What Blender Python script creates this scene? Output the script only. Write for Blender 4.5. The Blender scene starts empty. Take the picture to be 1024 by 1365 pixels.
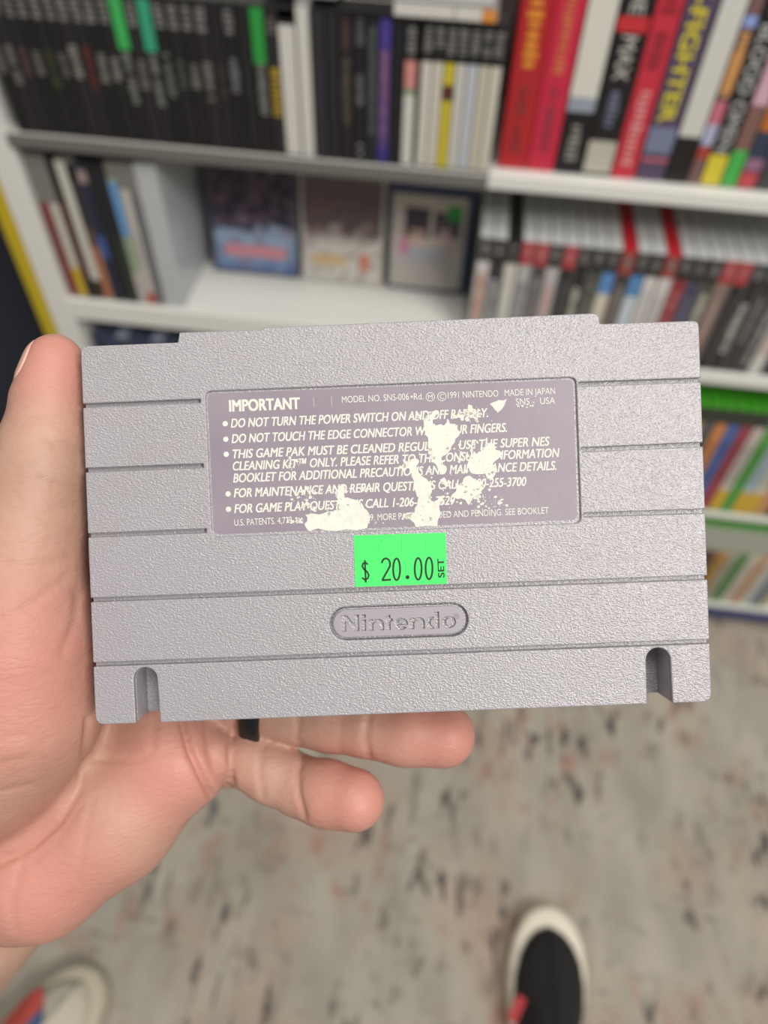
import bpy, bmesh, math, random
import numpy as np
from mathutils import Vector, Matrix

random.seed(7)
sc = bpy.context.scene
COL = sc.collection

# ------------------------------------------------------------------ camera, world, lamps, exposure
PITCH, YAW, ROLL, CAMH, FPX = math.radians(51.5), math.radians(5.7), math.radians(2.3), 1.06, 1000.0
Fv = Vector((-math.sin(YAW) * math.cos(PITCH), math.cos(YAW) * math.cos(PITCH), -math.sin(PITCH)))
R0 = Vector((math.cos(YAW), math.sin(YAW), 0.0)); U0 = R0.cross(Fv)
Rv = math.cos(ROLL) * R0 + math.sin(ROLL) * U0
Uv = -math.sin(ROLL) * R0 + math.cos(ROLL) * U0
CAMPOS = Vector((0, 0, CAMH))
CAMM = Matrix(((Rv.x, Uv.x, -Fv.x, 0), (Rv.y, Uv.y, -Fv.y, 0), (Rv.z, Uv.z, -Fv.z, CAMH), (0, 0, 0, 1)))
cd = bpy.data.cameras.new('camera'); cam = bpy.data.objects.new('camera', cd); COL.objects.link(cam)
cam.matrix_world = CAMM
cd.sensor_fit = 'VERTICAL'; cd.sensor_height = 36.0; cd.lens = 36.0 * FPX / 1365.0
cd.clip_start = 0.01; cd.clip_end = 50
cd.dof.use_dof = True; cd.dof.focus_distance = 0.166; cd.dof.aperture_fstop = 8.6
sc.camera = cam

w = bpy.data.worlds.new('world'); sc.world = w; w.use_nodes = True
w.node_tree.nodes['Background'].inputs[0].default_value = (1.0, 0.97, 0.93, 1)
w.node_tree.nodes['Background'].inputs[1].default_value = 0.21

def area(name, loc, size, power, target=(0, 0.4, 0.6), color=(1.0, 0.96, 0.9)):
    l = bpy.data.lights.new(name, 'AREA'); l.shape = 'RECTANGLE'; l.size, l.size_y = size
    l.energy = power; l.color = color
    o = bpy.data.objects.new(name, l); COL.objects.link(o); o.location = loc
    d = Vector(target) - Vector(loc); o.rotation_euler = d.to_track_quat('-Z', 'Y').to_euler()
    return o
area('ceiling_lamp', (1.45, -1.25, 2.7), (1.2, 0.7), 56, (0.2, 0.1, 0.6))
area('ceiling_lamp', (-0.8, 0.0, 2.7), (1.2, 0.6), 7, (-0.4, 0.4, 0.2))
area('ceiling_lamp', (0.4, -0.2, 2.7), (1.2, 0.6), 18, (0.3, 0.4, 0.6))
sc.view_settings.view_transform = 'Standard'; sc.view_settings.look = 'None'
sc.view_settings.gamma = 1.0; sc.view_settings.use_curve_mapping = False
sc.view_settings.exposure = 0.0

# ------------------------------------------------------------------ helpers
def lin(c):
    return tuple(((v / 255) / 12.92 if v / 255 <= 0.04045 else ((v / 255 + 0.055) / 1.055) ** 2.4) for v in c) + (1,)
_M = {}
def mat(c, rough=0.5, spec=0.5, name=None, coat=0.0):
    key = (tuple(c), rough, spec, coat)
    if key in _M: return _M[key]
    m = bpy.data.materials.new(name or 'paint'); m.use_nodes = True
    b = m.node_tree.nodes['Principled BSDF']
    b.inputs['Base Color'].default_value = lin(c); b.inputs['Roughness'].default_value = rough
    b.inputs['Specular IOR Level'].default_value = spec; b.inputs['Coat Weight'].default_value = coat
    _M[key] = m
    return m
def nodes(name):
    m = bpy.data.materials.new(name); m.use_nodes = True
    nt = m.node_tree
    return m, nt, nt.nodes['Principled BSDF'], (lambda t, **kw: _mk(nt, t, kw)), nt.links.new
def _mk(nt, t, kw):
    n = nt.nodes.new(t)
    for k, v in kw.items(): setattr(n, k, v)
    return n
def ramp(nt, stops, interp='LINEAR'):
    n = nt.nodes.new('ShaderNodeValToRGB'); n.color_ramp.interpolation = interp
    e = n.color_ramp.elements
    while len(e) < len(stops): e.new(0.5)
    for i, (p, c) in enumerate(stops):
        e[i].position = p; e[i].color = c if len(c) == 4 else lin(c)
    return n

def setp(o, label=None, cat=None, group=None, kind=None):
    if label: o['label'] = label
    if cat: o['category'] = cat
    if group: o['group'] = group
    if kind: o['kind'] = kind
    return o
def empty(name, loc=(0, 0, 0), rz=0.0, **kw):
    o = bpy.data.objects.new(name, None); COL.objects.link(o)
    o.empty_display_size = 0.02
    o.location = loc; o.rotation_euler = (0, 0, rz)
    return setp(o, **kw)
def link(name, bm, m, parent=None, smooth=False):
    me = bpy.data.meshes.new(name); bm.normal_update(); bm.to_mesh(me); bm.free()
    if smooth: me.shade_smooth()
    me.materials.append(m)
    o = bpy.data.objects.new(name, me); COL.objects.link(o)
    if parent: o.parent = parent
    return o
def box(bm, x0, x1, y0, y1, z0, z1, bev=0.0, seg=2):
    r = bmesh.ops.create_cube(bm, size=1.0)
    vs = r['verts']
    for v in vs:
        v.co = Vector((x0 + (v.co.x + .5) * (x1 - x0), y0 + (v.co.y + .5) * (y1 - y0), z0 + (v.co.z + .5) * (z1 - z0)))
    if bev > 0:
        es = list({e for v in vs for e in v.link_edges})
        bmesh.ops.bevel(bm, geom=es, offset=bev, segments=seg, affect='EDGES', profile=0.5)
    return bm
def B(*a, **k): return box(bmesh.new(), *a, **k)
def quad(bm, pts):
    f = bm.faces.new([bm.verts.new(p) for p in pts]); return f

# ------------------------------------------------------------------ text -> mesh
def raw_text(body, shear=0.0, bold=0.0, align='LEFT'):
    c = bpy.data.curves.new('text', 'FONT'); c.body = body; c.size = 1.0; c.shear = shear; c.offset = bold
    c.resolution_u = 5
    o = bpy.data.objects.new('text', c); COL.objects.link(o)
    dg = bpy.context.evaluated_depsgraph_get()
    me = bpy.data.meshes.new_from_object(o.evaluated_get(dg))
    bpy.data.objects.remove(o); bpy.data.curves.remove(c)
    return me
_cap = {}
def cap_h(bold):
    if bold not in _cap:
        me = raw_text('H', 0, bold); _cap[bold] = max(v.co.y for v in me.vertices); bpy.data.meshes.remove(me)
    return _cap[bold]
def text_into(bm, body, P0, P1, cap, z, shear=0.0, bold=0.0, frame=None):
    if bold:
        d = (Vector(P1) - Vector(P0)).normalized() * cap * bold * 1.6
        n = Vector((-d.y, d.x)) * .6
        for k, (a, b) in enumerate(((-1, -1), (1, -1), (-1, 1), (1, 1))):
            o = d * a + n * b
            text_into(bm, body, Vector(P0) + o, Vector(P1) + o, cap, z + k * 2e-6, shear, 0.0, frame)
        return
    """lay text from baseline point P0 to P1 (2D), cap height cap; frame maps (u,v,z)->3D"""
    me = raw_text(body, shear, bold)
    xs = [v.co.x for v in me.vertices]; x0, x1 = min(xs), max(xs)
    P0 = Vector(P0); P1 = Vector(P1); d = P1 - P0; n = Vector((-d.y, d.x)).normalized()
    k = cap / cap_h(bold)
    t = bmesh.new(); t.from_mesh(me); bpy.data.meshes.remove(me)
    vm = {}
    for v in t.verts:
        q = P0 + d * ((v.co.x - x0) / (x1 - x0)) + n * (v.co.y * k)
        vm[v] = bm.verts.new(frame(q.x, q.y, z) if frame else (q.x, q.y, z))
    for f in t.faces:
        try: bm.faces.new([vm[v] for v in f.verts])
        except ValueError: pass
    t.free()

# ------------------------------------------------------------------ filled, bevelled outlines -> bmesh
def rounded(pts, r, n=5):
    """round the corners of polygon; r scalar or per-corner list"""
    out = []; N = len(pts)
    for i in range(N):
        ri = r[i] if isinstance(r, (list, tuple)) else r
        p = Vector(pts[i]); a = Vector(pts[i - 1]); b = Vector(pts[(i + 1) % N])
        if ri <= 0: out.append(tuple(p)); continue
        va = (a - p); vb = (b - p); la, lb = va.length, vb.length
        va.normalize(); vb.normalize()
        ang = va.angle(vb)
        t = min(ri / math.tan(ang / 2), la * .45, lb * .45)
        A = p + va * t; Bp = p + vb * t
        for k in range(n + 1):
            s = k / n
            out.append(tuple(A * (1 - s) ** 2 + p * 2 * s * (1 - s) + Bp * s * s))
    return out
def plate(bm, polys, z0, z1, bev=0.0, res=2, extra=None):
    c = bpy.data.curves.new('outline', 'CURVE'); c.dimensions = '2D'; c.fill_mode = 'BOTH'
    for p in polys:
        s = c.splines.new('POLY'); s.points.add(len(p) - 1); s.use_cyclic_u = True
        for q, a in zip(s.points, p): q.co = (a[0] * 1000, a[1] * 1000, 0, 1)
    h = (z1 - z0) / 2 * 1000; bev *= 1000
    c.extrude = h - bev; c.bevel_depth = bev; c.bevel_resolution = res; c.offset = -bev
    o = bpy.data.objects.new('outline', c); COL.objects.link(o)
    dg = bpy.context.evaluated_depsgraph_get()
    me = bpy.data.meshes.new_from_object(o.evaluated_get(dg))
    bpy.data.objects.remove(o); bpy.data.curves.remove(c)
    n0 = len(bm.verts)
    bm.from_mesh(me); bpy.data.meshes.remove(me)
    bm.verts.ensure_lookup_table()
    zc = (z0 + z1) / 2
    for v in bm.verts[n0:]: v.co = Vector((v.co.x / 1000, v.co.y / 1000, v.co.z / 1000 + zc))

# ------------------------------------------------------------------ setting
D = 0.683
mf, nt, bs, N, Lk = nodes('carpet_distressed')
tc = N('ShaderNodeTexCoord')
def mapped(scale, loc=(0, 0, 0), rot=0.0):
    mp = N('ShaderNodeMapping'); mp.inputs['Scale'].default_value = scale; mp.inputs['Location'].default_value = loc
    mp.inputs['Rotation'].default_value = (0, 0, rot)
    Lk(tc.outputs['Object'], mp.inputs['Vector']); return mp
def noise(scale, detail=3, loc=(0, 0, 0), rough=.55):
    n = N('ShaderNodeTexNoise'); n.inputs['Scale'].default_value = 1.0; n.inputs['Detail'].default_value = detail
    n.inputs['Roughness'].default_value = rough
    Lk(mapped(scale, loc).outputs[0], n.inputs['Vector']); return n
def mixc(fac, a, b):
    m = N('ShaderNodeMix', data_type='RGBA')
    if hasattr(fac, 'links'): Lk(fac, m.inputs[0])
    else: m.inputs[0].default_value = fac
    for s, v in ((m.inputs[6], a), (m.inputs[7], b)):
        if hasattr(v, 'links'): Lk(v, s)
        else: s.default_value = lin(v)
    return m.outputs[2]
def math_(op, a, b):
    m = N('ShaderNodeMath', operation=op)
    for s, v in ((m.inputs[0], a), (m.inputs[1], b)):
        if hasattr(v, 'links'): Lk(v, s)
        else: s.default_value = v
    return m.outputs[0]
def thr(n, a, b):
    r = ramp(nt, [(a, (0, 0, 0, 1)), (b, (1, 1, 1, 1))]); Lk(n.outputs['Fac'], r.inputs[0]); return r.outputs[0]
base = mixc(thr(noise((14, 7, 1), 4), .35, .68), (180, 174, 161), (155, 149, 137))
base = mixc(math_('MULTIPLY', thr(noise((5, 4, 1), 3, (4, 2, 0)), .48, .66), .45), base, (186, 150, 132))
rust = math_('MULTIPLY', thr(noise((36, 22, 1), 4, (3, 1, 0)), .52, .68), thr(noise((6, 5, 1), 2, (7.3, 1.2, 0)), .47, .60))
base = mixc(math_('MULTIPLY', rust, .62), base, (166, 116, 98))
dk = math_('MULTIPLY', thr(noise((58, 19, 1), 4, (1, 8, 0)), .54, .64), thr(noise((7, 5, 1), 2, (2.1, 5.2, 0)), .42, .58))
base = mixc(math_('MULTIPLY', dk, .95), base, (66, 63, 64))
dk2 = math_('MULTIPLY', thr(noise((30, 85, 1), 2, (9, 3, 0)), .60, .68), thr(noise((8, 6, 1), 2, (5.1, 9.2, 0)), .45, .6))
base = mixc(math_('MULTIPLY', dk2, .6), base, (84, 80, 80))
Lk(base, bs.inputs['Base Color']); bs.inputs['Roughness'].default_value = .95; bs.inputs['Specular IOR Level'].default_value = .1
bmp = N('ShaderNodeBump'); bmp.inputs['Strength'].default_value = .3; bmp.inputs['Distance'].default_value = .002
Lk(noise((600, 600, 1), 2).outputs['Fac'], bmp.inputs['Height']); Lk(bmp.outputs[0], bs.inputs['Normal'])
setp(link('floor', B(-1.6, 1.8, -0.9, 1.05, -0.03, 0.0), mf), 'beige distressed patterned carpet floor with rust and dark flecks', 'floor', kind='structure')
setp(link('wall_back', B(-1.6, 1.8, 1.0, 1.05, 0, 1.6), mat((190, 188, 182), .8)), 'plain pale wall behind the white bookcase', 'wall', kind='structure')
setp(link('wall_left', B(-1.6, -0.53, 0.80, 0.84, 0, 1.6), mat((38, 43, 58), .8)), 'dark navy wall panel left of the bookcase', 'wall', kind='structure')

# ------------------------------------------------------------------ bookcase
WHITE = mat((226, 226, 221), .45)
ZL, ZR, Z1, Z3, Z4 = 0.5225, 0.5135, 0.7135, 0.2795, 0.067
XR = 0.72; BACK = 0.845
bk = empty('bookcase', (0, D, 0), label='white bookcase with yellow edge strip holding rows of game cases', cat='bookcase')
def bpart(name, x0, x1, y0, y1, z0, z1, m=WHITE, bev=.0015):
    return link(name, B(x0, x1, y0 - D, y1 - D, z0, z1, bev=bev), m, bk)
bpart('side_panel', -.476, -.4485, D, BACK, 0.0, 1.05)
bpart('side_panel', XR, XR + .025, D, BACK, 0.0, 1.05)
setp(bpart('edge_strip', -.4945, -.4765, D + .001, D + .02, 0.0, 1.05, mat((196, 172, 30), .5)), 'yellow edge strip')
setp(bpart('return_panel', -.5115, -.495, D + .03, BACK, 0.0, 1.05, mat((92, 86, 84), .7)), 'grey return panel')
bpart('back_panel', -.4485, XR, BACK - .008, BACK, 0.0, 1.05, mat((205, 204, 198), .6))
bpart('shelf_board', -.4485, .0160, D, BACK - .008, Z1 - .0145, Z1, mat((190, 188, 182), .5))
bpart('shelf_board', .0160, XR, D - .001, BACK - .008, Z1 - .0130, Z1 + .002)
setp(bpart('front_strip', -.4485, .0158, D - .0025, D - .0005, Z1 - .0135, Z1 - .0005, mat((112, 109, 106), .5)), 'grey front edge strip', None)  # darker grey strip along the left board's front edge
bpart('shelf_board', -.4485, .012, D, BACK - .008, ZL - .028, ZL)
bpart('shelf_board', .012, XR, D, BACK - .008, ZR - .0165, ZR)
bpart('shelf_board', -.4485, XR, D, BACK - .008, Z3 - .011, Z3)
bpart('shelf_board', -.4485, XR, D, BACK - .008, Z4 - .012, Z4)
setp(bpart('base_strip', -.4485, XR, D - .001, D + .012, .030, Z4 - .012, mat((48, 56, 110), .5)), 'navy base strip')
bpart('plinth', -.4485, XR, D + .05, D + .065, 0, .031)

# ------------------------------------------------------------------ game cases
BLK = mat((30, 29, 31), .35); CLEARG = mat((188, 190, 190), .25, name='clear_plastic')
GREYP = mat((150, 148, 142), .5); DGREY = mat((92, 92, 92), .5)
def strokes(bm, z_hi, z_lo, xc, wd, y, rnd, step=None):
    """row of small uneven printed strokes running down a spine"""
    z = z_hi; step = step or wd * .55
    while z > z_lo + step * .5:
        if rnd.random() > .03:
            a = wd * (.32 + .18 * rnd.random()); b = step * (.55 + .25 * rnd.random())
            ox = wd * (rnd.random() - .5) * .12
            quad(bm, [(xc - a + ox, y, z - b), (xc + a + ox, y, z - b), (xc + a + ox, y, z), (xc - a + ox, y, z)])
        z -= step
def vframe(x, y):                       # text running down a spine: u -> down, v -> right
    return lambda u, v, z: (x + v, y - z, -u)
def case(name, label, cat, group, x0, x1, yf, depth, zb, h, shell, spine, bands=(), prints=(), texts=(), seed=0,
         cover=(0.02, 0.98), kind_spine='spine_card', lean=0.0):
    """upright case: root at base; shell, spine card, coloured bands (zfrac0, zfrac1, material, name), stroke prints"""
    rnd = random.Random(seed * 13 + 5)
    xc = (x0 + x1) / 2; wd = (x1 - x0)
    r = empty(name, (xc, yf, zb), label=label, cat=cat, group=group)
    if lean: r.rotation_euler = (0, lean, 0)
    hw = wd / 2 - .0002
    link('case_shell', B(-hw, hw, 0, depth, 0.0003, h, bev=min(.001, hw * .3)), shell, r)
    s = link(kind_spine, B(-hw * .93, hw * .93, -.0003, .002, h * cover[0], h * cover[1]), spine, r)
    for (a, b, m, nm) in bands:
        link(nm, B(-hw * .93, hw * .93, -.0006, .001, h * a, h * b), m, r)
    for (a, b, m, fr) in prints:
        bm = bmesh.new(); strokes(bm, h * b, h * a, 0, wd * fr, -.0009, rnd)
        link('title_print', bm, m, r)
    for (body, zt, zbt, cap, xo, m, bold) in texts:
        bm = bmesh.new()
        text_into(bm, body, (-zt, xo), (-zbt, xo), cap, .0010, 0, bold, vframe(0, 0))
        link('title_lettering', bm, m, r)
    return r

ORD = ['first', 'second', 'third', 'fourth', 'fifth', 'sixth', 'seventh', 'eighth', 'ninth', 'tenth', 'eleventh', 'twelfth']
# --- top shelf, left: dark jewel cases
pitch = .01196; XS = -.4412 - .0065
titles = [(120, 118, 112), (150, 148, 142), (165, 160, 155), (120, 92, 88), (150, 148, 142), (92, 96, 60), (140, 138, 132), (190, 188, 180),
          (132, 66, 56), (170, 168, 160), (180, 178, 170), (150, 148, 142), (150, 148, 142), (170, 168, 160), (140, 145, 138), (110, 112, 110),
          (160, 160, 150), (165, 160, 155), (95, 80, 60), (150, 150, 165), (60, 58, 60), (160, 160, 160), (175, 155, 60), (120, 118, 115), (185, 150, 50)]
GREENTOP = {11: ((64, 176, 92), 'bright green'), 13: ((56, 160, 122), 'mint green'), 21: ((44, 150, 66), 'deep green')}
tl = [(.40, .60), (.42, .66), (.36, .66), (.42, .62), (.44, .6), (.36, .62)]
JH = .1225
order = []
for i in range(-1, 24):
    order.append(i)
for i in order:
    x0 = XS + i * pitch
    if x0 < -.4475: continue
    if i > 22: break
    if i in GREENTOP:
        lab = 'dark jewel case with %s top end on its spine, in the top shelf row' % GREENTOP[i][1]
    elif i < 11:
        lab = 'dark jewel case with grey marks, %s to the left of the bright green topped case' % ORD[11 - i - 1]
    elif i == 12:
        lab = 'dark jewel case between the bright green topped and mint green topped cases'
    elif i < 21:
        lab = 'dark jewel case with grey marks, %s to the right of the mint green topped case' % ORD[i - 13 - 1]
    else:
        lab = 'dark jewel case with yellow title, just right of the deep green topped case'
    a, b = tl[(i * 7) % 6]
    spn = mat([(34, 33, 35), (30, 29, 31), (40, 38, 40), (36, 33, 40), (28, 28, 30)][i % 5], .4)
    bands = []
    pr = [(a, b, mat(tuple(int(v * .78) for v in titles[i % 25]), .5), .62)]
    if i in GREENTOP:
        bands.append((.66 if i != 21 else .64, .985, mat(GREENTOP[i][0], .5), 'green_end'))
        pr = [(.28, .64, mat((130, 132, 128), .5), .6)]
    elif i not in (18, 20):
        pr.append((.80, .96, mat((128, 127, 124), .5), .72))
    if i == 22: pr = [(.26, .62, mat((178, 148, 48), .5), .7), (.82, .93, mat((110, 100, 98), .5), .6)]
    case('jewel_case', lab, 'game case', 'dark jewel cases on the top shelf', x0, x0 + pitch, D + .002, .14, Z1, JH, BLK, spn, bands, pr, seed=i)

# --- top shelf, middle
WCARD = mat((208, 206, 200), .5); CREAM = mat((204, 200, 186), .5)
LG = mat((128, 128, 126), .5)
mid = [  # x0px-derived x0, x1, shell, spine, bands, prints, label, height
    (-.1735, -.1585, BLK, WCARD, [(.90, .99, mat((30, 28, 30), .4), 'logo_band'), (.935, .985, mat((140, 40, 44), .5), 'logo_mark')], [], 'thick white spined case with dark and red top end, after the dark jewel cases', JH),
    (-.1580, -.1465, GREYP, WCARD, [], [], 'slim white spined case right of the thick white one', JH + .004),
    (-.1460, -.1335, BLK, mat((46, 45, 52), .4), [], [], 'charcoal spined jewel case right of the slim white case', JH),
    (-.1330, -.1225, BLK, mat((40, 38, 46), .4), [], [], 'black blank spined jewel case, second right of the slim white case', JH),
    (-.1220, -.1100, BLK, mat((38, 33, 35), .4), [], [(.28, .72, mat((92, 82, 74), .5), .6), (.78, .96, mat((86, 66, 64), .5), .6)], 'black jewel case with brown faded title, in the middle of the top shelf', JH),
    (-.1095, -.0985, BLK, mat((30, 29, 36), .4), [], [(.42, .62, mat((112, 112, 118), .5), .6), (.80, .97, mat((90, 90, 94), .5), .7), (.05, .14, mat((150, 150, 155), .5), .6)], 'black jewel case with three grey marks, between the brown and green-grey titles', JH),
    (-.0980, -.0890, BLK, mat((36, 42, 42), .4), [], [(.22, .92, mat((88, 100, 92), .5), .7)], 'dark jewel case with long green-grey title, left of the purple one', JH),
    (-.0885, -.0775, BLK, mat((84, 66, 120), .4), [(.02, .12, mat((60, 52, 130), .4), 'foot_band'), (.80, .98, mat((74, 60, 140), .4), 'logo_band')], [(.2, .78, mat((150, 104, 140), .5), .5)], 'purple spined jewel case in the middle of the top shelf', JH),
    (-.0770, -.0665, BLK, mat((30, 29, 33), .4), [], [], 'plain black jewel case right of the purple one', JH),
    (-.0660, -.0555, BLK, WCARD, [(.74, .985, mat((34, 33, 35), .4), 'logo_band'), (.56, .74, mat((208, 140, 134), .5), 'title_band'), (.52, .56, mat((120, 150, 120), .5), 'accent_band')], [(.78, .94, LG, .7)], 'white spined jewel case with pink title block under its black end', JH),
]
for k, (a, b, sh, sp, bd, pr, lab, h) in enumerate(mid):
    case('jewel_case', lab, 'game case', 'jewel cases in the middle of the top shelf', a, b, D + .002, .14, Z1, h, sh, sp, bd, pr, seed=100 + k)
wh = [(None, 'cream white'), (None, 'warm white'), ('y', 'yellow'), (None, 'white'), ('b', 'pale blue-white'), (None, 'ivory'), (None, 'cream')]
for k, (q, cn) in enumerate(wh):
    a = -.0521 + k * .0097
    sp = {'y': mat((200, 186, 48), .5), 'b': mat((188, 192, 202), .5)}.get(q, mat([(206, 203, 194), (203, 199, 186), 0, (200, 198, 190), 0, (196, 190, 172), (203, 199, 185)][k] or (200, 200, 200), .5))
    bd = [(.745, .985, mat((32, 31, 33), .4), 'logo_band')]
    if q == 'y': bd.append((.50, .60, mat((88, 48, 36), .5), 'title_band'))
    lab = 'yellow spined jewel case with black end and brown title mark' if q == 'y' else \
        'white spined jewel case with black end, %s %s of the yellow spined one' % ((['second', 'first'][k], 'left') if k < 2 else (['first', 'second', 'third', 'fourth'][k - 3], 'right'))
    case('jewel_case', lab, 'game case', 'white spined jewel cases with black ends', a, a + .0095, D + .002, .14, Z1, JH, BLK, sp, bd, [(.79, .95, LG, .75)], seed=200 + k)

# --- lying jewel cases on top of the upright ones
def lying(label, x0, x1, y0, zb, th, spine, bands):
    r = empty('jewel_case', ((x0 + x1) / 2, y0, zb), label=label, cat='game case', group='jewel cases lying on the row')
    hw = (x1 - x0) / 2
    link('case_shell', B(-hw, hw, 0, .14, .0002, th - .0002, bev=.001), GREYP, r)
    link('spine_card', B(-hw * .98, hw * .98, -.0003, .001, th * .08, th * .92), spine, r)
    for a, b, m, nm in bands:
        link(nm, B(-hw + 2 * hw * a, -hw + 2 * hw * b, -.0006, .0008, th * .08, th * .92), m, r)
ZT = Z1 + JH + .0005
lying('white spined jewel case with orange end lying flat on the upright row', -.117, .0065, D - .001, ZT, .0105, WCARD,
      [(0, .33, mat((44, 43, 45), .4), 'logo_band'), (.90, .99, mat((214, 140, 60), .5), 'accent_band'), (.72, .73, GREYP, 'accent_line')])
lying('pale grey jewel case lying uppermost on the flat stack', -.112, .0035, D + .001, ZT + .0107, .0105, mat((196, 194, 196), .4), [(0, .3, mat((60, 60, 60), .4), 'logo_band')])
r = empty('plastic_sleeve', (-.145, D + .01, Z1 + JH + .0045), label='clear crumpled plastic wrapped case lying on the white spined cases', cat='plastic sleeve')
link('film', B(-.045, .022, 0, .12, .0002, .010, bev=.003, seg=3), mat((206, 207, 206), .12, .8), r)

# --- top shelf, right: tall boxes
s2 = .695 / .61
YB = .695; ZB = Z1 + .002; BH = .200
RED1 = mat((178, 40, 44), .35); RED2 = mat((198, 44, 70), .35); PINK = mat((196, 50, 68), .4)
def tall(k, a, b, label, shell, spine, bands=(), prints=(), texts=()):
    return case('game_box', label, 'game box', 'tall game boxes on the right of the top shelf', a * s2, b * s2, YB, .13, ZB, BH, shell, spine, bands, prints, texts,
                seed=300 + k, cover=(.004, .996), kind_spine='spine_panel')
OR = mat((224, 150, 52), .5)
tall(0, .0205, .0440, 'bright red tall game box with orange-yellow spine lettering', RED1, RED1, prints=[(.42, .90, OR, .5), (.08, .36, mat((140, 52, 56), .5), .35)])
tall(1, .0442, .0658, 'crimson tall game box with faint orange lettering, beside the bright red one', RED2, RED2, prints=[(.42, .85, mat((214, 116, 82), .5), .34), (.08, .36, mat((150, 56, 72), .5), .34)])
tall(2, .0660, .0880, 'black tall game box with long white label on its spine', BLK, mat((30, 29, 30), .35),
     bands=[(.335, .995, mat((214, 213, 204), .5), 'white_label'), (.275, .335, mat((150, 158, 172), .5), 'label_foot')], prints=[(.05, .22, mat((150, 148, 140), .5), .4)])
tx = [('NE', .154, .131, .0105, -.005, mat((188, 186, 178), .5), .012), ('MAX', .116, .083, .0115, -.0055, mat((188, 186, 178), .5), .012)]
tall(3, .0882, .1116, 'black tall game box with white lettering broken by a red mark', BLK, mat((32, 30, 31), .35),
     bands=[(.018, .16, mat((186, 183, 170), .5), 'barcode_label'), (.592, .648, mat((196, 48, 54), .5), 'red_mark')],
     prints=[(.21, .37, mat((112, 116, 140), .5), .36)], texts=tx)
tall(4, .1118, .1308, 'rosy red tall game box with pale lower lettering', mat((150, 34, 48), .4), PINK,
     bands=[], prints=[(.06, .38, mat((222, 150, 150), .5), .45), (.46, .60, mat((140, 40, 48), .5), .6), (.66, .80, mat((150, 38, 46), .5), .6)])
tall(5, .1310, .1535, 'purple tall game box with yellow T-FIGHTER lettering', mat((60, 50, 70), .4), mat((86, 72, 98), .4),
     bands=[(.09, .105, mat((190, 100, 110), .5), 'stripe'), (.13, .24, mat((118, 126, 154), .5), 'picture_panel')],
     texts=[('T-FIGHTER', .160, .053, .0125, -.0075, mat((212, 198, 56), .5), .03)])
tall(6, .1537, .1722, 'black tall game box with blank white label over its spine', BLK, mat((32, 30, 31), .35),
     bands=[(.21, .78, mat((206, 206, 200), .5), 'white_label')])
tall(7, .1724, .1820, 'slim game box with fantasy picture spine of gold, blue and red', mat((70, 50, 54), .4), mat((120, 92, 92), .4),
     bands=[(.12, .17, mat((172, 66, 52), .5), 'red_band'), (.18, .27, mat((172, 176, 204), .5), 'picture_patch'), (.27, .36, mat((196, 110, 128), .5), 'picture_patch'), (.40, .55, mat((190, 140, 96), .5), 'picture_patch'), (.64, .68, mat((140, 160, 216), .5), 'picture_patch')],
     prints=[(.36, .62, mat((216, 160, 84), .5), .62)])
tall(8, .1822, .1980, 'black tall game box with silver BLOOD OMEN lettering and yellow foot', BLK, mat((34, 31, 32), .35),
     bands=[(.01, .145, mat((214, 198, 62), .5), 'yellow_foot')], prints=[(.68, .86, mat((150, 150, 150), .5), .35)],
     texts=[('BLOOD OMEN', .131, .032, .0105, -.005, mat((178, 180, 180), .3), .015)])
tall(9, .1982, .2108, 'game box with pink and blue picture spine and bright green foot', mat((40, 36, 38), .4), mat((128, 96, 90), .4),
     bands=[(.01, .17, mat((72, 176, 82), .5), 'green_foot'), (.36, .56, mat((206, 166, 182), .5), 'picture_patch'), (.58, .68, mat((64, 118, 140), .5), 'picture_patch')], prints=[(.74, .9, mat((150, 150, 150), .5), .4)])
tall(10, .2110, .2250, 'dark game box with orange picture and red foot, next to the green footed box', mat((36, 40, 52), .4), mat((52, 62, 84), .4),
     bands=[(.01, .08, mat((190, 76, 82), .5), 'red_foot'), (.09, .14, mat((150, 110, 136), .5), 'picture_patch'), (.26, .44, mat((186, 110, 48), .5), 'picture_patch')])
tall(11, .2252, .2400, 'dark grey tall game box at the far right end of the top shelf', BLK, mat((70, 66, 70), .4), prints=[(.3, .6, GREYP, .5)])

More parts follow.
